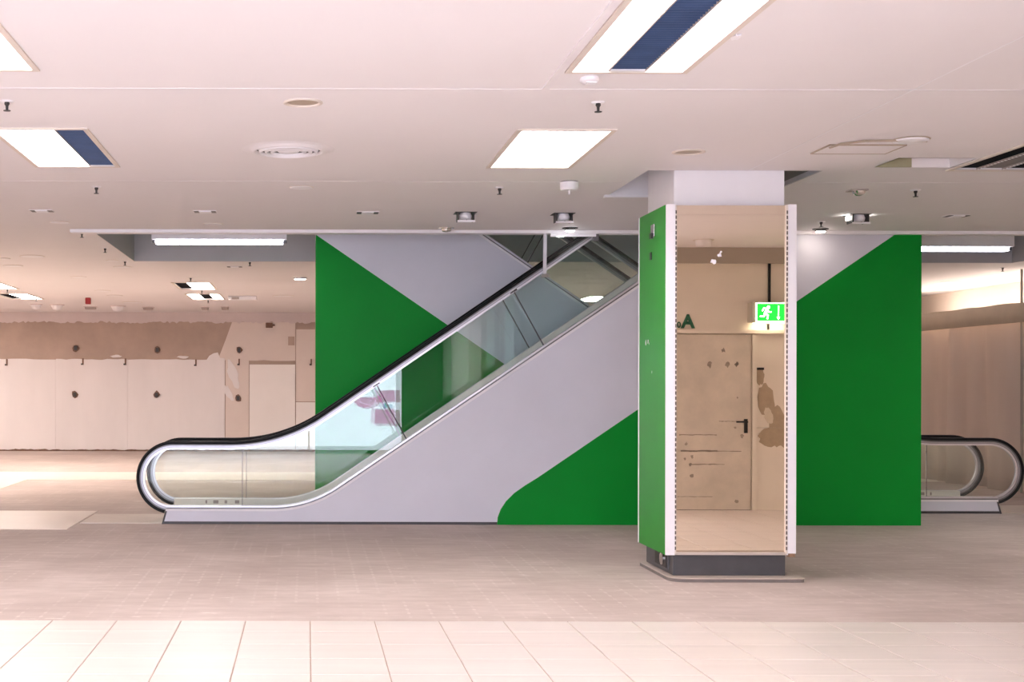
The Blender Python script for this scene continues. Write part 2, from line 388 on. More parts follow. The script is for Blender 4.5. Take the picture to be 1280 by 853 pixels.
# hatch recess
hm = MB(); x0, x1, y0, y1 = HATCH
hm.box(x0 - 0.01, x1 + 0.01, y0 - 0.01, y1 + 0.01, CEIL + 0.10, CEIL + 0.11).box(x0 - 0.01, x0, y0, y1, CEIL, CEIL + 0.1).box(x1, x1 + 0.01, y0, y1, CEIL, CEIL + 0.1)
hm.box(x0, x1, y0 - 0.01, y0, CEIL, CEIL + 0.1).box(x0, x1, y1, y1 + 0.01, CEIL, CEIL + 0.1)
hh = hm.build('open_ceiling_hatch', 'ceiling'); tag(hh, 'open shallow rectangular hatch in the ceiling beside the unlit black light', 'hatch')
B(x0, x0 + 0.28, y1 - 0.02, y1 - 0.001, CEIL + 0.001, CEIL + 0.1).build('insulation_board', 'olive', hh)

# ------------------------------------------------------------------ walls
wb = tag(B(XL, XR, YB, YB + 0.2, 0, CEIL).build('wall_back', 'bare_plaster'), 'stripped shop wall of patchy brown plaster and white panels', 'wall', kind='structure')
tag(B(XL - 0.2, XL, YF, YB, 0, CEIL).build('wall_left', 'wall_warm'), 'plain warm white side wall of the empty store', 'wall', kind='structure')
tag(B(XR, XR + 0.2, YF, YB, 0, CEIL).build('wall_right', 'wall_warm'), 'warm white wall glowing above the hanging dust sheet', 'wall', kind='structure')
def wx(px, Y=YB): return (px - VX) / F * Y
def wz(py, Y=YB): return EYE - (py - VY) / F * Y
# white plaster sheets on the lower back wall, pink frieze with a torn lower edge
def torn(x0, x1, z, amp, n):
    return [(x0 + (x1 - x0) * i / n, z + random.uniform(-amp, amp)) for i in range(n + 1)]
pan = [(-9.8, wx(-60)), (wx(-60) + .004, wx(70)), (wx(70) + .004, wx(160)), (wx(160) + .004, wx(281))]
for a, b_ in pan:
    t = torn(a, b_, wz(450), 0.012, 14); bt = torn(a, b_, 0.035, 0.012, 24)
    MB().prism_y(bt + t[::-1], YB - 0.03, YB - 0.001).build('plaster_sheet', 'white_plaster', wb)
t = torn(XL, XR, wz(403.5), 0.03, 420)
MB().prism_y(t + [(XR, CEIL), (XL, CEIL)], YB - 0.025, YB - 0.001).build('frieze', 'pink_band', wb)
MB().prism_y([(wx(282), 0.05), (wx(311), 0.05), (wx(311), wz(450)), (wx(282), wz(450))], YB - 0.02, YB - 0.001).build('board', 'pink_board', wb)
MB().prism_y([(wx(312), 0.05), (wx(369), 0.05), (wx(369), wz(456)), (wx(312), wz(456))], YB - 0.05, YB - 0.001).build('door_sized_board', 'white_board', wb)
MB().prism_y([(wx(370), wz(502)), (wx(408), wz(502)), (wx(408), wz(412)), (wx(370), wz(412))], YB - 0.018, YB - 0.001).build('board', 'pink_board', wb)
MB().prism_y([(wx(370), 0.05), (wx(470), 0.05), (wx(470), wz(503)), (wx(370), wz(503))], YB - 0.03, YB - 0.001).build('board', 'white_board', wb)
MB().prism_y(torn(wx(272), wx(369), wz(451), 0.01, 10) + [(wx(369), wz(403)), (wx(290), wz(403)), (wx(282), wz(425))], YB - 0.012, YB - 0.001).build('board', 'pink_board', wb)
def blob(cx, cz, rx, rz, n=16, j=0.2, tilt=0):
    pts = []
    for k in range(n):
        a = 2 * PI * k / n; r = 1 + random.uniform(-j, j); u, v = math.cos(a) * rx * r, math.sin(a) * rz * r
        pts.append((cx + u * math.cos(tilt) - v * math.sin(tilt), cz + u * math.sin(tilt) + v * math.cos(tilt)))
    return pts
for px, py, a, b_, tl in ((292, 470, 0.10, 0.34, 0.35), (286, 492, 0.07, 0.2, 0.5), (145, 446, 0.12, 0.03, 0), (229, 447, 0.13, 0.03, 0), (268, 462, 0.22, 0.35, -0.2)):
    MB().prism_y(blob(wx(px), wz(py), a, b_, tilt=tl), YB - 0.036, YB - 0.001).build('filler_patch', 'white_plaster', wb)
MB().prism_y([(wx(360), wz(432)), (wx(368), wz(432)), (wx(368), wz(421)), (wx(360), wz(421))], YB - 0.02, YB - 0.001).build('square_patch', 'bare_plaster', wb)
# rough brown line along the foot of the wall
MB().prism_y([(XL, 0), (XR, 0)] + torn(XL, XR, 0.035, 0.016, 260)[::-1], YB - 0.06, YB - 0.001).build('torn_skirting', 'rust', wb)
# anchors left in the wall
def anchor(px, py, lab, kind):
    x, z = wx(px), wz(py)
    o = thing('wall_anchor', lab, 'anchor', (x, YB - 0.03, z),
              {'block': 'rusty fixing plates on the back wall', 'slot': 'thin bracket strips on the back wall'}[kind])
    if kind == 'block':
        MB().prism_y(blob(0, 0, 0.075, 0.085, 8, 0.2), -0.02, 0).build('plate', 'rust', o)
        MB().box(-0.035, 0.03, -0.06, -0.02, -0.05, 0.045).build('stub', 'dark_metal', o)
    else:
        MB().box(-0.016, 0.016, -0.03, 0, -0.075, 0.075).build('plate', 'rust', o)
        MB().box(-0.04, 0.0, -0.045, -0.03, -0.075, -0.04).build('stub', 'dark_metal', o)
ORD = ['first', 'second', 'third', 'fourth', 'fifth', 'sixth']
for i, p in enumerate(((299, 438), (197, 438), (95, 436))): anchor(*p, ORD[i] + ' rusty fixing plate from the green wall, on the brown plaster band', 'block')
for i, p in enumerate(((298, 498), (196, 494), (94, 494))): anchor(*p, ORD[i] + ' rusty fixing plate from the green wall, low on the white panels', 'block')
for i, p in enumerate(((389, 453), (299, 453), (245, 454), (157, 453), (104, 453), (9, 454))): anchor(*p, ORD[i] + ' thin bracket strip from the green wall, at the white panel top', 'slot')
o = thing('junction_box', 'small brown junction box high on the stripped back wall', 'box', (wx(337), YB - 0.03, wz(407)))
MB().box(-0.09, 0.07, -0.05, 0, -0.06, 0.06).build('body', 'rust', o, bevel=0.01); MB().box(0.07, 0.12, -0.03, 0, -0.015, 0.02).build('cable_stub', 'rust', o)

fx_, fy_ = at_ceiling(918, 44)
MB().prism_z(blob(fx_, fy_, 0.02, 0.05, 12, 0.4), CEIL - 0.01, CEIL - 0.002).build('paint_flake', 'white_trim', ceiling)
# wall with the door behind the photographer's side (seen in the column mirror)
DWY = 4.44
def dx(px): return (px - VX) / 103.36
def dz(py): return EYE - (py - VY) / 103.36
wd = tag(MB().box(3.2, XR, DWY - 0.25, DWY, 0, CEIL).build('wall_front', 'wall_cream'), 'cream wall with fire door, reflected in the column mirror', 'wall', kind='structure')
B(3.2, XR, DWY, DWY + 0.06, 3.0, CEIL).build('cornice_band', 'wall_band', wd)
B(3.2, 3.45, YF, DWY - 0.25, 0, CEIL).build('return_wall', 'wall_cream', wd)
# door
DL, DR, DT = dx(940) - 1.0, dx(940), dz(417)
d1 = thing('door_1', 'worn beige fire door with black lever handle, reflected in the mirror', 'door', (0, 0, 0), kind='structure')
MB().box(DL, DR, DWY + 0.002, DWY + 0.025, 0.012, DT).build('leaf', 'door_paint', d1, bevel=0.003)
MB().box(DR + 0.012, DR + 0.06, DWY, DWY + 0.05, 0, DT).box(DL - 0.06, DL - 0.012, DWY, DWY + 0.05, 0, DT).build('frame', 'wall_cream', d1)
MB().box(DL, DR, DWY + 0.001, DWY + 0.02, 0, 0.012).build('floor_gap', 'black', d1)
MB().box(DL - 0.25, 6.6, DWY, DWY + 0.06, DT + 0.012, DT + 0.055).build('lintel_strip', 'wall_cream', d1)
hd = MB().box(DR - 0.085, DR - 0.042, DWY + 0.025, DWY + 0.035, dz(540.5), dz(523)).build('handle_plate', 'black', d1)
MB().box(DR - 0.19, DR - 0.05, DWY + 0.06, DWY + 0.078, dz(527.5), dz(525.5)).cyl((DR - 0.063, DWY + 0.03, dz(526.5)), (DR - 0.063, DWY + 0.07, dz(526.5)), 0.009).build('lever', 'black', hd)
for (a, b_, c, w_) in ((852, 898, 563, 0.022), (852, 928, 563.5, 0.012), (864, 907, 580, 0.016), (848, 892, 620.5, 0.010), (900, 930, 526, 0.012), (850, 897, 543, 0.018)):
    n = 14; top = [(dx(a) + (dx(b_) - dx(a)) * i / n, dz(c) + w_ * random.uniform(0.2, 0.6)) for i in range(n + 1)]; bot = [(x, dz(c) - w_ * random.uniform(0.1, 0.6)) for x, z in top]
    MB().band(top, bot, DWY + 0.0245, DWY + 0.0262).build('scuff_mark', 'door_scuff', d1)
for px, py, r in ((859, 554, .016), (866, 570, .02), (864, 580, .018), (866, 594, .02), (857, 573, .014), (929, 544, .022), (920, 534, .014), (922, 626, .02), (905, 437, .022), (923, 496, .012), (923, 454, .02), (888, 455, .03), (910, 455, .028), (921, 455, .024)):
    MB().prism_y(blob(dx(px), dz(py), r, r * 1.1, 9, 0.5), DWY + 0.0245, DWY + 0.0262).build('scuff_mark', 'door_scuff', d1)
# panel right of the door with peeled paint
for px, py, a, b_, m_, tl in ((975, 533, 0.10, 0.26, 'peel', 0.1), (960, 500, 0.10, 0.20, 'peel', 0.1), (966, 545, 0.15, 0.12, 'peel', 0.2), (963, 519, 0.05, 0.10, 'peel_light', 0.3), (952, 470, 0.05, 0.10, 'peel', 0.0)):
    peel_n = globals().get('peel_n', 0) + 1
    MB().prism_y(blob(dx(px), dz(py), a, b_, 22, 0.12, tl), DWY - 0.01, DWY + 0.002 + 0.0012 * peel_n).build('peeled_paint', m_, wd)
MB().box(DR + 0.065, 6.6, DWY, DWY + 0.012, 1.335 - 0.33, 1.338 - 0.33).build('panel_joint', 'wall_band', wd)
MB().box(dx(948), dx(956.5), DWY, DWY + 0.02, dz(461.5), dz(458.5)).build('name_plate', 'black', tag(thing('door_plate', 'tiny dark plate on the wall beside the fire door', 'plate'), kind='thing'))
# lettering "A0" above the door (large A, small 0)
lt = thing('wall_lettering', 'dark green letter A with small zero on the wall above the door', 'lettering', (0, 0, 0))
def letter(ch, x, z, size):
    cu = bpy.data.curves.new('letter', 'FONT'); cu.body = ch; cu.size = size; cu.extrude = 0.004; cu.align_x = 'CENTER'; cu.offset = 0.008 if ch == 'A' else 0.002
    cu.materials.append(M['letter_green'])
    tmp = bpy.data.objects.new('letter_outline', cu); me = bpy.data.meshes.new_from_object(tmp); bpy.data.objects.remove(tmp)
    o = bpy.data.objects.new('letter', me); C.objects.link(o); o.parent = lt
    o.location = (x, DWY + 0.006, z); o.rotation_euler = (PI / 2, 0, PI)
letter('A', dx(861.2), dz(408.5), 0.225); letter('0', dx(850.0), dz(408.5), 0.10)
# exit sign
es = thing('exit_sign', 'lit green emergency exit sign with running figure and down arrow', 'sign', (0, 0, 0))
def ex(cx): return dx(840 + cx / 7.756) - 0.075
def ez(cy): return dz(370 + cy / 7.756)
sx0, sx1, sz0, sz1 = ex(845), ex(1160), ez(248), ez(62)
SY = DWY + 0.16
MB().box(ex(805), ex(1195), DWY, SY, sz0 - 0.005, sz1 + 0.005).build('housing', 'sign_box', es, bevel=0.006)
MB().box(sx0, sx1, SY, SY + 0.008, sz0, sz1).build('border', 'sign_white', es)
MB().box(sx0 + 0.012, sx1 - 0.012, SY + 0.008, SY + 0.011, sz0 + 0.012, sz1 - 0.012).build('face', 'sign_green', es)
MB().box(ex(850), ex(1150), DWY + 0.03, SY - 0.02, sz0 - 0.012, sz0 - 0.006).build('downlight_strip', 'sign_glow', es)
def stroke(mb, pts, wd_, y0, y1):
    for (a, b_) in zip(pts, pts[1:]):
        ax, az = ex(a[0]), ez(a[1]); bx, bz = ex(b_[0]), ez(b_[1]); L_ = math.hypot(bx - ax, bz - az); nx, nz = -(bz - az) / L_ * wd_ / 2, (bx - ax) / L_ * wd_ / 2
        ux, uz = (bx - ax) / L_ * wd_ * 0.3, (bz - az) / L_ * wd_ * 0.3
        mb.prism_y([(ax - ux + nx, az - uz + nz), (ax - ux - nx, az - uz - nz), (bx + ux - nx, bz + uz - nz), (bx + ux + nx, bz + uz + nz)], y0, y1)
man = MB(); ya, yb = SY + 0.011, SY + 0.014
man.prism_y([(ex(963) + 0.018 * math.cos(2 * PI * k / 14), ez(106) + 0.018 * math.sin(2 * PI * k / 14)) for k in range(14)], ya, yb)
stroke(man, [(950, 124), (932, 165)], 0.032, ya, yb); stroke(man, [(945, 122), (918, 116), (904, 140)], 0.014, ya, yb); stroke(man, [(950, 130), (966, 152), (988, 152)], 0.014, ya, yb)
stroke(man, [(936, 166), (956, 186), (952, 216)], 0.018, ya, yb); stroke(man, [(930, 168), (918, 194), (886, 194)], 0.018, ya, yb)
man.build('running_figure', 'sign_white', es)
ar = MB(); stroke(ar, [(1060, 95), (1058, 205)], 0.011, ya, yb)
ar.prism_y([(ex(1042), ez(200)), (ex(1074), ez(200)), (ex(1058), ez(226))], ya, yb).build('arrow', 'sign_white', es)
MB().box(ex(1003), ex(1024), DWY + 0.001, DWY + 0.03, sz1 + 0.005, 3.0).build('conduit', 'black', es)
MB().box(ex(995), ex(1012), DWY + 0.001, DWY + 0.03, DT + 0.055, sz0 - 0.005).build('conduit', 'black', es)

# wall and daylight shop window behind the photographer (mirrored in the balustrade glass)
wr = tag(thing('wall_rear', None, None), 'plain wall round the shop window behind the photographer', 'wall', kind='structure')
WX0, WX1, WZ0, WZ1 = -6.2, 2.12, 0.08, 2.75
MB().box(XL, WX0, YF - 0.2, YF, 0, CEIL).build('pier', 'wall_cream', wr); MB().box(WX1, 3.2, YF - 0.2, YF, 0, CEIL).build('pier', 'pier_dark', wr)
MB().box(WX0, WX1, YF - 0.2, YF, WZ1, CEIL).build('header', 'wall_cream', wr); MB().box(WX0, WX1, YF - 0.2, YF, 0, WZ0).build('sill', 'poster_teal', wr)
w1 = thing('window_1', 'wide daylit shop window with printed film behind the photographer', 'window', (0, 0, 0), kind='structure')
for k in range(4):
    a = WX0 + (WX1 - WX0) * k / 4; b_ = WX0 + (WX1 - WX0) * (k + 1) / 4
    MB().box(a + 0.02, b_ - 0.02, YF - 0.1, YF - 0.09, WZ0, WZ1).build('pane', 'window_day', w1)
    MB().box(b_ - 0.02, b_ + 0.02, YF - 0.12, YF - 0.02, WZ0, WZ1).build('mullion', 'frame_grey', w1)
# printed film: lacy scallops, a red rosette and violet blocks
def scallop(cx, cz, r):
    m_ = MB(); n = 9
    for k in range(n):
        a = PI + PI * k / (n - 1); m_.prism_y(blob(cx + r * math.cos(a), cz + r * 0.8 * math.sin(a), r * 0.24, r * 0.2, 10, 0.05), YF - 0.088, YF - 0.084)
    m_.prism_y([(cx + r * 0.72 * math.cos(PI + PI * k / 10), cz + r * 0.6 * math.sin(PI + PI * k / 10)) for k in range(11)], YF - 0.088, YF - 0.084)
    return m_
for cx, cz, r in ((0.72, 1.28, 0.28), (1.35, 1.25, 0.26), (0.1, 1.15, 0.25)): scallop(cx, cz, r).build('printed_scallop', 'print_pink', w1)
MB().prism_y(blob(1.02, 1.40, 0.17, 0.12, 16, 0.25), YF - 0.086, YF - 0.081).build('printed_rosette', 'print_red', w1)
MB().prism_y([(1.62, 1.12), (2.08, 1.15), (2.06, 1.42), (1.60, 1.40)], YF - 0.088, YF - 0.084).build('printed_block', 'print_pink', w1)
MB().prism_y([(1.50, 0.62), (2.08, 0.62), (2.06, 0.98), (1.52, 0.98)], YF - 0.088, YF - 0.084).build('printed_block', 'print_pink', w1)
MB().prism_y([(1.70, 1.01), (1.90, 1.01), (1.90, 1.10), (1.70, 1.10)], YF - 0.086, YF - 0.082).build('printed_block', 'print_blue', w1)

# dust sheet hanging along the side
ds = thing('dust_sheet', 'long beige plastic dust sheet hanging in folds below a glowing gap', 'sheet', (10.1, 0, 0))
def fold(y, z):
    return 0.06 * math.sin(y * 5.1) + 0.05 * math.sin(y * 11.7 + 1.3) * (0.6 + 0.4 * math.sin(y * 1.9)) + 0.02 * math.sin(y * 2.3 + z)
sm = MB(); ny, nz = 220, 4; ya_, yb_ = 14.5, YB - 0.1
for i in range(ny + 1):
    y = ya_ + (yb_ - ya_) * i / ny
    for j in range(nz + 1):
        z = 0.01 + (2.48 - 0.01) * j / nz; sm.v.append((fold(y, z) * (1.15 - 0.5 * j / nz), y, z))
for i in range(ny):
    for j in range(nz):
        k = i * (nz + 1) + j; sm.f.append((k, k + nz + 1, k + nz + 2, k + 1))
o = sm.build('sheet', 'sheet', ds, smooth=True, recalc=False); s = o.modifiers.new('thickness', 'SOLIDIFY'); s.thickness = 0.006
hm = MB(); nyh = 150
for i in range(nyh + 1):
    y = ya_ + (yb_ - ya_) * i / nyh
    hm.v += [(fold(y, 2.4) * 0.15 - 0.085, y, 2.42), (fold(y, 2.4) * 0.06 - 0.07, y, 2.70 + 0.006 * math.sin(y * 6))]
for i in range(nyh): k = 2 * i; hm.f.append((k, k + 2, k + 3, k + 1))
o = hm.build('header_strip', 'sheet_head', ds, smooth=True, recalc=False); s = o.modifiers.new('thickness', 'SOLIDIFY'); s.thickness = 0.008
MB().box(0.02, 0.06, ya_, yb_, 2.62, 2.68).build('top_batten', 'wood_edge', ds)
for yp in (15.0, 18.87, 25.0, 29.0): MB().cyl((0.05, yp, 0), (0.05, yp, CEIL - 0.006), 0.018).build('prop', 'wall_band', ds)
for k, y in enumerate((19.4, 21.1, 22.8)):
    b = thing('work_light', 'bare fluorescent work light glowing behind the dust sheet', 'light', (10.75, y, 2.45), 'work lights behind the dust sheet')
    MB().box(-0.04, 0.04, -0.75, 0.75, 0, 0.05).build('tray', 'white', b); MB().cyl((0, -0.72, 0.075), (0, 0.72, 0.075), 0.022).build('tube', 'tube_warm', b)
    MB().box(-0.02, 0.02, -0.5, -0.46, -2.45, 0).box(-0.02, 0.02, 0.46, 0.5, -2.45, 0).build('stand', 'dark_metal', b)

# ------------------------------------------------------------------ escalators
S1 = 115.28; SL = 0.684
def arc_pts(cx, cz, r, a0, a1, n):
    return [(cx + r * math.cos(a0 + (a1 - a0) * i / n), cz + r * math.sin(a0 + (a1 - a0) * i / n)) for i in range(n + 1)]
def bent(u0, z0, uv, T, u_end, n=14):
    """flat from u0 to the bend at uv, then a rise of slope SL"""
    th = math.atan(SL); R_ = T / math.tan(th / 2)
    return [(u0, z0)] + arc_pts(uv - T, z0 + R_, R_, -PI / 2, -PI / 2 + th, n) + [(u_end, z0 + SL * (u_end - uv))]
def normals_offset(path, d):
    out = []
    for i, p in enumerate(path):
        a = path[max(i - 1, 0)]; b_ = path[min(i + 1, len(path) - 1)]
        if i == 0: a = p
        if i == len(path) - 1: b_ = p
        tx, tz = b_[0] - a[0], b_[1] - a[1]; L_ = math.hypot(tx, tz) or 1
        out.append((p[0] - (-tz / L_) * d, p[1] - (tx / L_) * d))       # right-hand side of travel = inside / below
    return out
U_END = 5.6
NEWEL = arc_pts(-1.457, 0.5025, 0.399, math.radians(-104), math.radians(-270), 30)
RAIL = NEWEL + bent(-1.40, 0.9015, -0.288, 0.55, U_END)
DECK = bent(-1.53, 0.147, 0.0287, 0.40, U_END)
DECK_T = normals_offset(DECK, -0.055)
GLASS_TOP = normals_offset(RAIL, 0.085)
def resample(path, step=0.06):
    out = [path[0]]
    for a, b_ in zip(path, path[1:]):
        L_ = math.hypot(b_[0] - a[0], b_[1] - a[1]); n = max(1, int(L_ / step))
        out += [(a[0] + (b_[0] - a[0]) * k / n, a[1] + (b_[1] - a[1]) * k / n) for k in range(1, n + 1)]
    return out
def slice_u(path, ua, ub):
    out = []
    for a, b_ in zip(path, path[1:]):
        for uc in (ua, ub):
            pass
        lo, hi = a[0], b_[0]
        if hi <= lo: continue
        s, e = max(lo, ua), min(hi, ub)
        if e <= s: continue
        f = lambda u: (u, a[1] + (b_[1] - a[1]) * (u - lo) / (hi - lo))
        if not out or abs(out[-1][0] - s) > 1e-6: out.append(f(s))
        out.append(f(e))
    return out
UND0 = [(2.064, 0.0), (2.068, 0.08), (2.10, 0.168), (2.16, 0.258), (2.247, 0.345), (2.36, 0.425), (2.5, 0.512), (6.6, 1.24 + SL * (6.6 - 3.565))]
J = [(-0.703, -0.703), (0.729, 1.093), (2.22, 2.585), (3.71, 4.075)]

def escalator(name, label, y0, xmap, green_label, wall_name, we):
    UND = UND0[:-1] + [(we, 1.24 + SL * (we - 3.565))]
    e = thing(name, label, 'escalator', (xmap(-1.56), y0, 0))
    ox, oy = xmap(-1.56), y0
    def loc(mb):
        mb.v = [(xmap(x) - ox, y - oy, z) for x, y, z in mb.v]; return mb
    W = 1.04
    yn, yf = y0, y0 + W                    # outer faces of the two sides
    sides = ((yn, 1), (yf, -1))
    # outer cladding
    poly = [(-1.552, 0.030), (-1.52, 0.147)] + DECK[1:] + [(we, 3.96)] + UND[::-1][:-1] + [(2.064, 0.030)]
    for ys, s in sides:
        loc(MB().prism_y(poly, ys, ys + s * 0.04)).build('side_cladding', 'clad_white', e)
        loc(MB().box(-1.56, 2.064, min(ys + s * 0.012, ys + s * 0.06), max(ys + s * 0.012, ys + s * 0.06), 0, 0.030)).build('base_strip', 'dark_base', e)
        loc(MB().prism_y([(-1.575, 0.0), (-1.555, 0.0), (-1.515, 0.147), (-1.53, 0.158)], ys - s * 0.004, ys + s * 0.10)).build('end_cap', 'dark_base', e)
        # deck: white outer bead, grey gutter strip, flat top
        d1_, d2_, d3_ = normals_offset(DECK, 0.004), normals_offset(DECK, -0.020), normals_offset(DECK, -0.055)
        loc(MB().band(d1_, d2_, min(ys - s * 0.012, ys + s * 0.05), max(ys - s * 0.012, ys + s * 0.05))).build('outer_bead', 'white_trim', e)
        loc(MB().band(d2_, normals_offset(DECK, -0.034), min(ys + s * 0.004, ys + s * 0.05), max(ys + s * 0.004, ys + s * 0.05))).build('gutter_strip', 'alu_dark', e)
        loc(MB().band(normals_offset(DECK, -0.034), d3_, min(ys, ys + s * 0.05), max(ys, ys + s * 0.05))).build('deck_strip', 'alu', e)
        # inner skirt (cream) facing the steps
        k1, k2 = normals_offset(DECK, 0.26), normals_offset(DECK, -0.052)
        k1 = [(u, max(z, 0.004)) for u, z in k1]
        a_, b_ = sorted((ys + s * 0.055, ys + s * 0.13))
        loc(MB().band(k1, k2, a_, b_)).build('inner_skirt', 'skirt_cream', e)
        # balustrade glass
        gy0, gy1 = sorted((ys + s * 0.045, ys + s * 0.057))
        top = resample(GLASS_TOP); low = resample(DECK_T)
        nn = len(NEWEL)
        end_u = U_END - 0.02
        g = 0.004
        bounds = [(None, J[0])] + list(zip(J, J[1:])) + [(J[-1], (end_u, end_u))]
        for a, b_ in bounds:
            if a is None:
                newel = [p for p in normals_offset(RAIL, 0.085)[:nn]]
                tp = newel + slice_u(top[:], newel[-1][0] + 0.001, b_[0] - g)
                newel_end = newel[0]
                lw = slice_u(low, newel_end[0] + 0.02, b_[1] - g)
            else:
                flat = [p for p in top if p[0] > -1.4 and p[1] > 0.7]
                tp = slice_u(flat, a[0] + g, b_[0] - g); lw = slice_u(low, a[1] + g, b_[1] - g)
            # build as a fan-free strip: resample both edges to equal counts
            def even(path, n):
                ds_ = [0]
                for p, q in zip(path, path[1:]): ds_.append(ds_[-1] + math.hypot(q[0] - p[0], q[1] - p[1]))
                out = []
                for k in range(n + 1):
                    t_ = ds_[-1] * k / n; i = 0
                    while i < len(ds_) - 2 and ds_[i + 1] < t_: i += 1
                    q = (t_ - ds_[i]) / max(ds_[i + 1] - ds_[i], 1e-9)
                    out.append((path[i][0] + (path[i + 1][0] - path[i][0]) * q, path[i][1] + (path[i + 1][1] - path[i][1]) * q))
                return out
            loc(MB().prism_y(lw + tp[::-1], gy0, gy1)).build('glass_pane', 'glass', e)
        # dark gasket in each glass joint
        for a, b_ in J[1:]:
            za = 0.9015 + SL * (a + 0.288); zb = 0.147 + SL * (b_ - 0.0287)
            p, q = Vector((a + 0.02, za - 0.07)), Vector((b_ - 0.012, zb + 0.05)); n_ = (q - p).normalized(); w_ = Vector((-n_.y, n_.x)) * 0.006
            loc(MB().prism_y([tuple(p + w_), tuple(p - w_), tuple(q - w_), tuple(q + w_)], gy0 - 0.003, gy1 + 0.003)).build('joint_gasket', 'dark_base', e)
            loc(MB().prism_y([(a - 0.01, za - 0.11), (a + 0.06, za - 0.065), (a + 0.05, za - 0.045), (a - 0.02, za - 0.09)], gy0 - 0.012, gy1 + 0.012)).build('clamp', 'chrome', e)
        zt = 0.9015 - 0.085
        loc(MB().box(-0.706, -0.700, gy0 - 0.001, gy1 + 0.001, 0.202, zt)).build('joint_gasket', 'alu_dark', e)
        # handrail with its guide profile
        hy = ys + s * 0.051
        h0, h1 = RAIL, normals_offset(RAIL, 0.036)
        hr = MB(); n = len(RAIL); prof = [(-0.042, 0.016), (-0.036, 0.004), (-0.02, 0.0), (0.02, 0.0), (0.036, 0.004), (0.042, 0.016), (0.036, 0.030), (0.02, 0.036), (-0.02, 0.036), (-0.036, 0.030)]
        rows = [[(p[0], hy + py, p[1]) for p in normals_offset(RAIL, d)] for py, d in prof]
        for r in rows: hr.v += r
        m_ = len(prof)
        for r in range(m_):
            for i in range(n - 1): hr.f.append((r * n + i, r * n + i + 1, ((r + 1) % m_) * n + i + 1, ((r + 1) % m_) * n + i))
        hr.f.append(tuple(r * n for r in range(m_))); hr.f.append(tuple(r * n + n - 1 for r in range(m_))[::-1])
        smooth_by_angle(loc(hr).build('handrail', 'rubber', e), 50)
        loc(MB().band(normals_offset(RAIL, 0.036), normals_offset(RAIL, 0.050), hy - 0.028, hy + 0.028)).build('handrail_guide', 'alu_dark', e)
        loc(MB().band(normals_offset(RAIL, 0.050), normals_offset(RAIL, 0.066), hy - 0.022, hy + 0.022)).build('guide_bead', 'alu_mid', e)
        loc(MB().band(normals_offset(RAIL, 0.066), normals_offset(RAIL, 0.071), hy - 0.012, hy + 0.012)).build('channel_gap', 'alu_dark', e)
        loc(MB().band(normals_offset(RAIL, 0.071), normals_offset(RAIL, 0.092), hy - 0.018, hy + 0.018)).build('glass_channel', 'alu', e)
    # steps
    sm_ = MB().box(0, 0.395, 0, W - 0.28, -0.20, 0.0)
    for k in range(8): pass
    sme = loc(MB().box(-1.56, -1.56 + 0.395, y0, y0 + W - 0.28, -0.20, 0.0)).mesh('step', 'step_metal')
    u = -0.95; k = 0
    while u < U_END - 0.3:
        z = max(0.0, math.floor((u - 0.10) / 0.4) * 0.4 * SL) if u > 0.1 else 0.0
        if z == 0: z = 0.205 - 0.2 + 0.001
        st = inst('step', sme, e, (xmap(u) - xmap(-1.56), 0.14, z + (0.2 if z < 0.05 else 0)) if False else (xmap(u) - xmap(-1.56), 0.14, max(z, 0.012)))
        u += 0.4
    # soffit closing the truss below
    und2 = [(x, z + 0.03) for x, z in UND]
    loc(MB().band(UND[6:], [(x, z + 0.06) for x, z in UND[6:]], yn + 0.04, yf - 0.04)).build('soffit', 'clad_white', e)
    loc(MB().box(-2.46, -0.96, yn + 0.02, yf - 0.02, 0.001, 0.012)).build('landing_plate', 'plate', e)
    # small pictogram labels on the entry skirt
    for k, (a, ww) in enumerate(((-1.17, 0.02), (-1.08, 0.06), (-0.95, 0.03), (-0.83, 0.05))):
        loc(MB().box(a, a + ww, yf - 0.1305, yf - 0.1295 - 0.002, 0.145, 0.182)).build('pictogram_label', 'grey_box', e)
    # green infill wall under the truss
    gw = MB().prism_y([(we, 0.0)] + UND[::-1], y0 + 0.003, y0 + W - 0.003)
    gw.v = [(xmap(x), y, z) for x, y, z in gw.v]
    g_o = gw.build(wall_name, 'green'); tag(g_o, green_label, 'wall', kind='structure')
    return e
e1 = escalator('escalator', 'escalator rising behind the column, white sides, glass balustrade and black handrails', 14.40, lambda u: u, 'deep green wall filling in below the white escalator side, beside the column', 'wall_infill', 6.66)
e2 = escalator('escalator', 'crossing escalator behind, white band dropping from the ceiling across a green wall', 15.78, lambda u: 6.68 - u, 'deep green wall below the crossing escalator, seen above the black handrail', 'wall_infill', 6.58)

# wedge guard hanging at the handrail
wg = thing('wedge_guard', 'clear wedge guard hanging from the ceiling edge over the handrail', 'guard', (2.57, 14.375, 2.70))
MB().box(-0.018, 0.018, -0.008, 0.012, 0.0, 0.46).build('post', 'alu', wg)
MB().prism_y([(0.02, 0.14), (0.52, 0.44), (0.52, 0.455), (0.02, 0.455)], 0.0, 0.006).build('panel', 'guard_glass', wg)
MB().box(0.06, 0.55, -0.02, 0.025, 0.425, 0.455).build('top_rail', 'white_trim', wg); MB().box(-0.04, 0.045, -0.02, 0.02, -0.015, 0.02).build('clamp', 'chrome', wg)
MB().box(0.52, 0.58, -0.01, 0.02, 0.38, 0.455).build('end_clamp', 'alu_dark', wg)

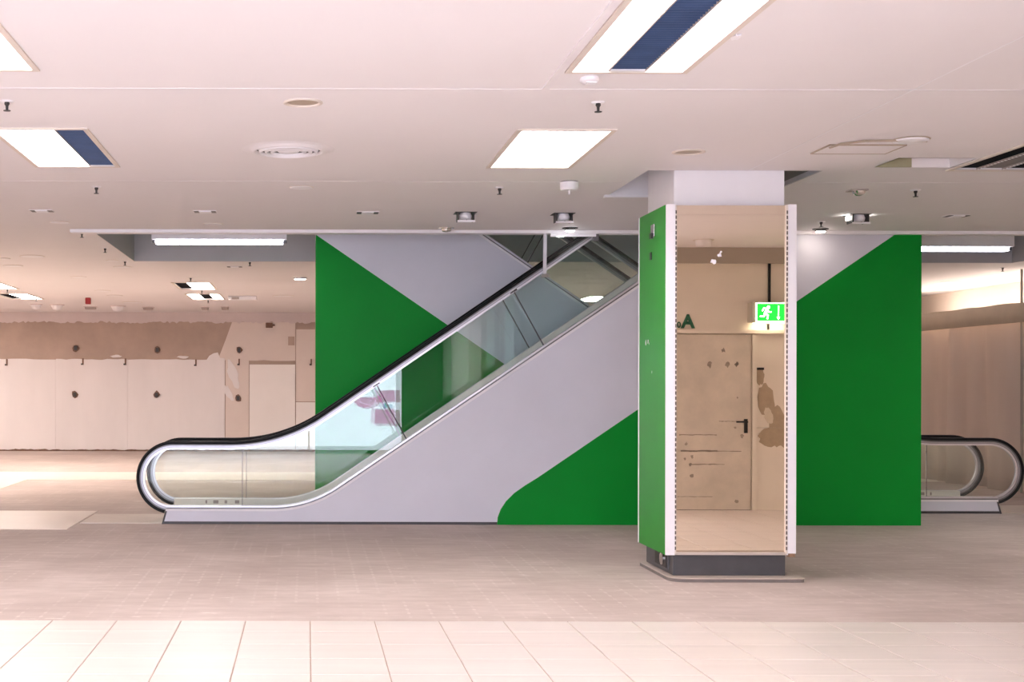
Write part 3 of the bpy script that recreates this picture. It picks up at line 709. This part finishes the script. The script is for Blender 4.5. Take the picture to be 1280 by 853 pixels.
# strip lights hanging in the well
def strip_light(x0, x1, y, zb, label):
    t_ = thing('strip_light', label, 'light', ((x0 + x1) / 2, y, zb)); hw = (x1 - x0) / 2
    MB().box(-hw, hw, -0.10, 0.10, 0.045, 0.20).build('housing', 'white_trim', t_, bevel=0.004)
    n = 11
    for k in range(n):
        a = -hw + 0.04 + (2 * hw - 0.08) * k / n; b_ = -hw + 0.04 + (2 * hw - 0.08) * (k + 1) / n
        MB().box(a + 0.004, b_ - 0.004, -0.06, 0.06, 0, 0.045).build('diffuser_segment', 'tube', t_)
    MB().box(-hw, -hw + 0.035, -0.03, 0.03, 0.01, 0.045).build('end_socket', 'dark_metal', t_); MB().box(hw - 0.035, hw, -0.03, 0.03, 0.01, 0.045).build('end_socket', 'dark_metal', t_)
    for sx_ in (-0.5, 0.5): MB().cyl((sx_, 0, 0.2), (sx_, 0, 5.25 - zb), 0.006, 6).build('suspension_rod', 'dark_metal', t_)
strip_light(-1.776, -0.238, 15.2, 3.125, 'white strip light hanging above the foot of the first escalator')
strip_light(6.86, 8.44, 15.95, 3.14, 'white strip light hanging beside the green wall end near dust sheet')

# ------------------------------------------------------------------ mirror-clad column
col = thing('mirror_column', 'square column clad with a tall mirror and green side panels', 'column', (3.29, 10.74, 0), kind='thing')
CX, CY = 3.29, 10.74
def cb(x0, x1, y0, y1, z0, z1): return MB().box(x0 - CX, x1 - CX, y0 - CY, y1 - CY, z0, z1)
cb(2.86, 3.72, 10.365, 11.15, 0.03, 3.9).build('shaft', 'white', col)
fp = []
for cx, cy, a0 in ((2.79 + .12, 10.18 + .12, PI), (3.83 - .04, 10.18 + .04, 1.5 * PI), (3.83 - .04, 11.25 - .04, 0), (2.79 + .12, 11.25 - .12, PI / 2)):
    r = 0.12 if cx < 3 else 0.04
    fp += [(cx + r * math.cos(a0 + k * PI / 10) - CX, cy + r * math.sin(a0 + k * PI / 10) - CY) for k in range(6)]
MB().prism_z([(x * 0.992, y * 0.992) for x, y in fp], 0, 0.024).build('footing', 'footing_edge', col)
MB().prism_z(fp, 0.024, 0.032).build('footing_plate', 'stone', col, bevel=0.003)
cb(2.853, 3.727, 10.345, 11.157, 0.03, 0.235).build('plinth', 'plinth', col, bevel=0.003)
sk = cb(2.843, 2.853, 10.46, 10.86, 0.055, 0.20).build('socket_frame', 'alu_dark', col)
cb(2.838, 2.843, 10.49, 10.83, 0.07, 0.185).build('socket_recess', 'black', sk)
MB().cyl((2.838 - CX, 10.60 - CY, 0.13), (2.826 - CX, 10.60 - CY, 0.13), 0.05, 16).build('socket', 'chrome', sk)
ZB, ZT = 0.20, 2.912
# side panels: green faced boards with white edging
lp = cb(2.780, 2.838, 10.272, 11.10, ZB, ZT).build('side_panel', 'white_trim', col)
cb(2.772, 2.780, 10.285, 11.085, ZB, ZT).build('green_facing', 'green_panel', lp)
cb(2.770, 2.840, 11.10, 11.115, ZB, ZT).build('edge_strip', 'white_trim', lp); cb(2.770, 2.840, 10.252, 10.272, ZB, ZT).build('edge_strip', 'white_trim', lp)
br = cb(2.758, 2.772, 10.58, 10.68, 2.70, 2.80).build('wall_bracket', 'chrome', lp, bevel=0.004); cb(2.744, 2.758, 10.60, 10.66, 2.685, 2.73).build('bracket_clip', 'dark_metal', br)
cb(2.766, 2.772, 10.69, 10.74, 2.525, 2.585).build('lock_plate', 'dark_metal', lp)
for (y, z, r) in ((10.80, 1.87, 0.018), (10.87, 1.86, 0.02), (10.68, 1.62, 0.01), (10.77, 1.85, 0.009)):
    MB().add([(2.7715 - CX, y - CY + r * math.cos(2 * PI * k / 9) * random.uniform(.6, 1.2), z + r * math.sin(2 * PI * k / 9) * random.uniform(.8, 1.5)) for k in range(9)], [tuple(range(9))]).build('chip', 'white', lp)
rp = cb(3.716, 3.766, 10.272, 11.10, ZB, ZT).build('side_panel', 'white_trim', col)
cb(3.766, 3.774, 10.285, 11.085, ZB, ZT).build('green_facing', 'green_panel', rp)
cb(3.714, 3.776, 10.252, 10.272, ZB + 0.015, ZT).build('edge_strip', 'white_trim', rp)
cb(3.722, 3.768, 10.250, 10.30, ZB - 0.012, ZB + 0.015).build('broken_corner', 'wood_edge', rp)
bpn = cb(2.86, 3.70, 11.10, 11.13, ZB, ZT).build('back_panel', 'white_trim', col)
# mirror with slotted uprights
cb(2.842, 3.706, 10.280, 10.30, 0.215, ZT - 0.005).build('mirror', 'mirror', col)
for (mx_, mz_, r_) in ((3.19, 2.522, 0.018), (3.14, 2.472, 0.02), (3.20, 2.545, 0.01)):
    MB().prism_y([(x - CX, z) for x, z in blob(mx_, mz_, r_, r_ * 0.9, 9, 0.4)], 10.2785 - CY, 10.281 - CY).build('chip', 'white', col)
cb(2.842, 3.706, 10.268, 10.281, 0.20, 0.222).build('mirror_sill', 'stone', col)
for xu in (2.841, 3.700):
    up = cb(xu - 0.0005, xu + 0.014, 10.262, 10.281, 0.21, ZT - 0.004).build('slotted_upright', 'ring_beige' if xu < 3 else 'ring_beige', col)
    sm_ = MB(); z = 0.24
    while z < 2.88:
        sm_.box(xu + 0.002 - CX, xu + 0.012 - CX, 10.2605 - CY, 10.263 - CY, z, z + 0.026); z += 0.04
    sm_.build('slots', 'slot', up)['kind'] = 'stuff'

# ------------------------------------------------------------------ ceiling lights
def light_fixture(x, y, pattern, lit):
    lit_n = sum(c == 'W' for c in pattern)
    far = lit == 'louvre_far'
    where = 'far' if far else 'near'
    lbl, grp = LABELS.get((x, y), (None, None))
    t_ = thing('ceiling_light', lbl or ('recessed white louvred light at the back of the store' if far else 'recessed white louvred light in the store ceiling'), 'light', (x, y, CEIL), grp or 'recessed louvred ceiling lights')
    hx, hy = FW / 2, FL / 2
    fm = MB(); wd_ = 0.03
    for (a, b_, c, d) in ((-hx - wd_, -hx + 0.004, -hy - wd_, hy + wd_), (hx - 0.004, hx + wd_, -hy - wd_, hy + wd_), (-hx, hx, -hy - wd_, -hy + 0.004), (-hx, hx, hy - 0.004, hy + wd_)):
        fm.box(a, b_, c, d, -0.010, 0.0)
    fm.build('frame', 'ring_beige' if not far else 'ring_beige', t_)
    MB().box(-hx, hx, -hy, hy, 0.07, 0.09).box(-hx - 0.005, -hx, -hy, hy, 0, 0.09).box(hx, hx + 0.005, -hy, hy, 0, 0.09).box(-hx, hx, -hy - 0.005, -hy, 0, 0.09).box(-hx, hx, hy, hy + 0.005, 0, 0.09).build('housing', 'white_trim', t_)
    sw = FW / 3
    for k, c in enumerate(pattern):
        a = -hx + k * sw + 0.004; b_ = -hx + (k + 1) * sw - 0.004
        m_ = {'W': lit, 'B': 'louvre_off', 'K': 'louvre_black', 'G': 'louvre_grey'}[c]
        MB().box(a, b_, -hy + 0.006, hy - 0.006, 0.012, 0.03).build('louvre', m_, t_)
    if not far:
        for k in (1, 2): MB().box(-hx + k * sw - 0.004, -hx + k * sw + 0.004, -hy + 0.004, hy - 0.004, -0.003, 0.03).build('divider', 'grey_box', t_)
    if not far and y > 5 and pattern != 'KGK':
        for col_, mm in (('W', 'blade'), ('B', 'louvre_off')):
            if col_ not in pattern: continue
            bl = MB(); yy = -hy + 0.03
            while yy < hy - 0.02:
                for k, c in enumerate(pattern):
                    if c == col_: bl.box(-hx + k * sw + 0.004, -hx + (k + 1) * sw - 0.004, yy, yy + 0.0025, 0.000, 0.012)
                yy += 0.04
            bl.build('louvre_blades', mm, t_)['kind'] = 'stuff'
    if pattern == 'KGK':
        cl = MB(); yy = -hy + 0.03
        while yy < hy - 0.03:
            cl.box(-0.105, -0.092, yy, yy + 0.02, -0.004, 0.0).box(0.092, 0.105, yy, yy + 0.02, -0.004, 0.0); yy += 0.05
        cl.build('spring_clips', 'white', t_)['kind'] = 'stuff'
G1 = 'recessed louvred ceiling lights'
LABELS = {(1.705, 6.36): ('recessed louvred light with a blue unlit strip between two lit ones', G1),
          (1.70, 9.46): ('recessed louvred light with all three strips lit, before the column', G1),
          (-1.77, 9.46): ('recessed louvred light with two lit strips and a blue end strip', G1),
          (-1.76, 6.34): ('fully lit recessed louvred light over the tiled aisle, across from the blue-striped one', G1),
          (5.28, 9.55): ('unlit recessed light with black louvres and grey middle strip', G1),
          (-1.90, 22.4): ('far recessed light, black strip then two lit strips, by the strip-lit opening', G1),
          (-1.92, 25.1): ('far recessed light with a black strip between two lit ones', G1),
          (-5.45, 25.1): ('far recessed light with black end strip, near the red alarm box', G1),
          (-5.35, 22.4): ('fully lit far recessed light before the black-ended one', G1),
          (5.55, 25.5): ('lit far recessed light seen through the escalator glass', G1)}
for x, y, p, l in fix_spots: light_fixture(x, y, p, l)

# ------------------------------------------------------------------ small ceiling fittings
def place(proto, spots, lf):
    for i, (px, py) in enumerate(spots):
        x, y = at_ceiling(px, py)
        o_ = proto if i == 0 else copy_tree(proto, (x, y, CEIL))
        o_.location = (x, y, CEIL); o_['label'] = lf[i] if isinstance(lf, (list, tuple)) else lf
# sprinklers
sp = thing('sprinkler_head', '', 'sprinkler', group='ceiling sprinklers')
MB().lathe([(0.0, -0.008), (0.035, -0.008), (0.042, 0.0)], 16).build('escutcheon', 'white_trim', sp, smooth=True)
MB().lathe([(0.014, 0), (0.016, -0.02), (0.009, -0.03), (0.008, -0.055), (0.0, -0.055)], 10).build('body', 'dark_metal', sp)
MB().lathe([(0.0, -0.055), (0.022, -0.056), (0.022, -0.060), (0.0, -0.062)], 12).build('deflector', 'dark_metal', sp)
place(sp, [(8, 127), (747, 127), (120, 234), (624, 234), (1144, 236), (1026, 275.5), (102, 291.0)],
      ['small dark sprinkler head near the ceiling joint line', 'small dark sprinkler head between the blue-striped light and all-lit light', 'small sprinkler head near the light with the blue end strip',
       'small sprinkler head beside the white smoke detector', 'small sprinkler head near the unlit black light', 'small sprinkler head over the bright spotlight by the column', 'sprinkler head at the corner of the escalator opening'])
far_sp = [(131, 312.0), (156, 328.5), (312, 329), (238, 349), (252, 365), (9, 364), (45, 375), (260, 377), (1253, 334)]
for px, py in far_sp:
    x, y = at_ceiling(px, py - 1.5); copy_tree(sp, (x, y, CEIL), 'tiny sprinkler head on the far ceiling of the empty store', 'far ceiling sprinklers')
# blank downlights
dl = thing('blank_downlight', '', 'downlight', group='blanked round downlights')
MB().lathe([(0.115, 0), (0.118, -0.008), (0.100, -0.012), (0.094, -0.004), (0.094, 0.0)], 32).build('trim_ring', 'ring_beige', dl, smooth=True)
MB().lathe([(0.096, -0.0015), (0.07, -0.0025), (0.0, -0.003)], 32).build('cover', 'beige_cup', dl, smooth=True)
place(dl, [(378, 127.5), (860, 188.5)], ['round brown blanked downlight above the round air vent', 'round brown blanked downlight on the ceiling just before the column'])
dw = thing('round_cover', '', 'cover', group='round white ceiling covers')
MB().lathe([(0.095, 0), (0.097, -0.006), (0.085, -0.009), (0.0, -0.009)], 28).build('disc', 'white_trim', dw, smooth=True)
MB().lathe([(0.10, 0), (0.105, -0.003), (0.096, -0.006)], 28).build('rim', 'ring_beige', dw)
place(dw, [(376, 234), (74, 278.5), (266, 280.3)], ['pale round ceiling cover behind the round air vent', 'pale round ceiling cover near the corner of the opening', 'pale round ceiling cover above the hanging strip light'])
for px, py, r in ((40, 321, .16), (5, 324, .08), (16, 333, .14), (140, 326, .08), (153, 334, .13), (98, 347, .12), (128, 364, .14), (143, 370, .15), (354, 370, .2), (165, 378.5, .2), (1189, 350.5, .16)):
    x, y = at_ceiling(px, py); o_ = copy_tree(dw, (x, y, CEIL), 'flat round cover on the far ceiling of the empty store', 'far ceiling covers'); o_.scale = (r / 0.1, r / 0.1, 1)
# air diffuser
x, y = at_ceiling(360, 187)
ad = thing('air_diffuser', 'round ceiling air diffuser with concentric rings', 'vent', (x, y, CEIL))
MB().lathe([(0.33, 0), (0.31, -0.006), (0.27, -0.004), (0.255, -0.02), (0.24, -0.022), (0.23, -0.002)], 48).build('outer_ring', 'ceiling', ad, smooth=True)
for k, r in enumerate((0.20, 0.16, 0.12)):
    MB().lathe([(r + 0.014, -0.004), (r + 0.008, -0.024), (r - 0.006, -0.028), (r - 0.008, -0.010)], 40).build('blade_ring', 'white_trim', ad, smooth=True)
MB().lathe([(0.24, -0.0015), (0.0, -0.0015)], 40).build('throat', 'dark_metal', ad)
MB().lathe([(0.085, -0.006), (0.07, -0.02), (0.0, -0.026)], 28).build('centre_cap', 'white_trim', ad, smooth=True)
# smoke detector
x, y = at_ceiling(711, 226.5)
sd = thing('smoke_detector', 'white drum-shaped smoke detector on the ceiling before the column', 'detector', (x, y, CEIL))
MB().lathe([(0.072, 0), (0.072, -0.006), (0.0, -0.006)], 28).build('base', 'dark_metal', sd)
MB().lathe([(0.0, -0.006), (0.076, -0.006), (0.076, -0.055), (0.066, -0.072), (0.0, -0.074)], 32).build('drum', 'white_trim', sd)
MB().lathe([(0.008, -0.072), (0.006, -0.105), (0.0, -0.108)], 10).build('indicator', 'white_trim', sd)
x, y = at_ceiling(736, 97)
o_ = thing('detector_base', 'flat oval white detector base below the blue-striped light', 'detector', (x, y, CEIL)); o_.scale = (1, 1.4, 1)
MB().lathe([(0.050, 0), (0.052, -0.012), (0.045, -0.022), (0.0, -0.024)], 24).build('base', 'white_trim', o_, smooth=True); MB().box(-0.02, 0.035, -0.02, 0.02, -0.03, -0.024).build('latch', 'white_trim', o_)
x, y = at_ceiling(6.2 * 0 + 292, 290.5)
# detector reflected in the mirror
o_ = thing('mirrored_detector', 'white smoke detector on the ceiling by the door wall', 'detector', (4.55, 5.3, CEIL))
MB().lathe([(0.0, -0.075), (0.085, -0.07), (0.092, 0)], 24).build('drum', 'white_trim', o_, smooth=True); MB().lathe([(0.095, -0.004), (0.12, -0.004), (0.12, 0.0)], 24).build('base', 'ring_beige', o_)
# gimbal spotlights
gs = thing('gimbal_spotlight', '', 'spotlight', group='square gimbal spotlights')
MB().box(-0.105, 0.105, -0.10, 0.10, -0.004, 0.0).build('cut_out', 'dark_metal', gs)
MB().box(-0.080, 0.080, -0.090, -0.075, -0.090, -0.078).box(-0.080, -0.070, -0.09, 0.06, -0.085, -0.004).box(0.070, 0.080, -0.09, 0.06, -0.085, -0.004).build('cage', 'dark_metal', gs)
MB().box(-0.085, 0.085, -0.108, -0.09, -0.100, -0.082).build('front_bar', 'white_trim', gs)
MB().lathe([(0.0, -0.088), (0.03, -0.082), (0.056, -0.062), (0.062, -0.036), (0.05, -0.004)], 24, 0, -0.03).build('lamp', 'white_trim', gs, smooth=True)
MB().lathe([(0.0, -0.093), (0.005, -0.093), (0.005, -0.088)], 8, 0, -0.107, 0.01).build('screw', 'dark_metal', gs)
place(gs, [(581, 266), (703, 267), (1071, 267.5)], ['square gimbal spotlight with white lamp, by the white crossing band', 'square gimbal spotlight with white lamp beside the smoke detector', 'square gimbal spotlight glowing at the sides, past the column'])
gl = [o for o in C.objects if o.get('label', '').startswith('square gimbal spotlight glowing')][0]
for sx_ in (-1, 1): MB().box(sx_ * 0.088 - 0.006, sx_ * 0.088 + 0.006, -0.03, 0.05, -0.05, -0.012).build('glowing_slit', 'slit', gl)
# small spots at the ceiling edge
for (px, py, m_, lb, en) in ((557, 285.5, 'chrome', 'small unlit chrome spotlight at the ceiling edge', 0), (711, 285, 'spot_lit', 'small lit cool-white spotlight at the ceiling edge over the guard', 6), (1023, 285.5, 'spot_warm', 'small brightly lit warm spotlight at the ceiling edge past the column', 14)):
    x, y = at_ceiling(px, py); s_ = thing('edge_spotlight', lb, 'spotlight', (x, y - 0.05, CEIL), 'small spotlights at the ceiling edge')
    MB().lathe([(0.085, 0.0), (0.082, -0.008), (0.055, -0.012), (0.05, -0.03)], 20).build('bezel', 'chrome' if en == 0 else 'dark_metal', s_)
    MB().lathe([(0.05, -0.018), (0.045, -0.038), (0.0, -0.046)], 20).build('lamp', m_, s_, smooth=True)
# slot fittings (closed adjustable downlights)
sf = thing('slot_downlight', '', 'downlight', group='closed slot downlights')
MB().box(-0.11, 0.11, -0.075, 0.075, -0.006, 0.0).build('plate', 'seam', sf)
MB().box(-0.105, -0.06, -0.065, 0.065, -0.0085, -0.006).box(0.06, 0.105, -0.065, 0.065, -0.0085, -0.006).build('slot', 'dark_metal', sf)
MB().box(-0.055, 0.055, -0.065, 0.065, -0.014, -0.006).build('shutter', 'white_trim', sf)
place(sf, [(52, 264), (256, 264.5), (459, 265.5)], ['closed slot downlight near the light with the blue end strip', 'closed slot downlight midway along the ceiling before the opening', 'closed slot downlight in line with the gimbal spotlights'])
for px, py in ((1195, 268), (293, 333.5)):
    x, y = at_ceiling(px, py); copy_tree(sf, (x, y, CEIL), 'closed slot downlight past the column, before the dust sheet' if px > 900 else 'closed slot downlight behind the hanging strip light')
# access panel with cable and disc
x, y = at_ceiling(1072, 184.5)
ap = thing('access_panel', 'rectangular ceiling access panel with a loose cable', 'panel', (x, y, CEIL))
MB().box(-0.26, 0.26, -0.16, 0.17, -0.006, 0.0).build('panel', 'ceiling', ap); fr_ = MB()
for a in ((-0.27, 0.27, -0.17, -0.16), (-0.27, 0.27, 0.17, 0.18), (-0.27, -0.26, -0.17, 0.18), (0.26, 0.27, -0.17, 0.18)): fr_.box(a[0], a[1], a[2], a[3], -0.009, 0.0)
fr_.build('panel_frame', 'beige_cup', ap)
cpts = [(-0.24, -0.10), (-0.22, -0.24), (-0.10, -0.36), (0.10, -0.38), (0.32, -0.36)]
cbm = MB()
for a, b_ in zip(cpts, cpts[1:]): cbm.cyl((a[0], a[1], -0.012), (b_[0], b_[1], -0.012), 0.008, 6)
cbm.build('cable', 'beige_cup', ap)
x, y = at_ceiling(1138, 172.5)
dc = thing('ceiling_disc', 'white round disc on the ceiling beside the access panel', 'disc', (x, y, CEIL))
MB().lathe([(0.115, 0), (0.115, -0.012), (0.10, -0.018), (0.0, -0.02)], 32).build('disc', 'white_trim', dc, smooth=True); MB().lathe([(0.12, 0), (0.125, -0.004), (0.113, -0.008)], 32).build('rim', 'beige_cup', dc)
x, y = at_ceiling(1073, 236)
o_ = thing('motion_sensor', 'small chrome and white motion sensor on the ceiling past the column', 'sensor', (x, y, CEIL))
MB().box(-0.09, 0.06, -0.06, 0.06, -0.012, 0).build('base', 'grey_box', o_); MB().lathe([(0.055, 0), (0.05, -0.03), (0.02, -0.05), (0.0, -0.052)], 20).build('dome', 'chrome', o_, smooth=True)
# far fittings
x, y = at_ceiling(110, 373)
al = thing('alarm_box', 'small red alarm box hanging from the far ceiling', 'alarm', (x, y, CEIL))
MB().box(-0.05, 0.05, -0.05, 0.05, -0.125, 0).build('body', 'red', al, bevel=0.012); MB().lathe([(0.02, -0.055), (0.0, -0.06)], 12, 0, 0, -0.06).build('sounder', 'red', al)
for px, py, ww, lb in ((113, 384, .11, 'small square box on the far ceiling under the red alarm box'), (185, 384.5, .10, 'small square box on the far ceiling midway to the louvred lights'), (256, 384, .07, 'small square box on the far ceiling behind the black-striped light'), (281, 384, .07, 'small square box on the far ceiling beside the long pale box')):
    x, y = at_ceiling(px, py); b = thing('ceiling_box', lb, 'box', (x, y, CEIL), 'boxes on the far ceiling')
    MB().box(-ww, ww, -0.1, 0.1, -0.06, 0).build('body', 'grey_box', b, bevel=0.01); MB().box(-ww * 1.2, ww * 1.2, -0.12, 0.12, -0.015, 0).build('flange', 'pink_band', b)
for px, py, ww, lb in ((45, 381, .11, 'smallest pale dome on the far ceiling close to the stripped wall'), (71, 381.5, .13, 'pale dome on the far ceiling by the black-ended light, before the stripped wall'), (147, 383, .14, 'largest pale dome on the far ceiling, past the red alarm box')):
    x, y = at_ceiling(px, py); b = thing('dome_camera', lb, 'dome', (x, y, CEIL), 'pale domes on the far ceiling')
    MB().lathe([(ww, 0), (ww, -0.03), (ww * 0.7, -0.10), (0.0, -0.12)], 18).build('dome', 'white_trim', b, smooth=True); MB().lathe([(ww * 1.2, 0), (ww * 1.2, -0.015), (ww, -0.02)], 18).build('collar', 'pink_band', b)
x, y = at_ceiling(303, 371)
b = thing('linear_box', 'long pale box fixed to the far ceiling behind the louvred lights', 'box', (x, y, CEIL)); MB().box(-0.27, 0.27, -0.12, 0.12, -0.07, 0).build('body', 'white_trim', b, bevel=0.01); MB().box(-0.2, -0.06, -0.14, -0.12, -0.06, -0.02).build('socket', 'grey_box', b)
x, y = at_ceiling(375, 347)
b = thing('disc_light', 'bright round disc light on the far ceiling beside the green wall', 'light', (x, y, CEIL))
MB().lathe([(0.0, -0.03), (0.08, -0.028), (0.09, -0.01)], 24).build('lens', 'spot_warm', b, smooth=True); MB().lathe([(0.09, -0.03), (0.105, -0.02), (0.105, 0)], 24).build('ring', 'white_trim', b)
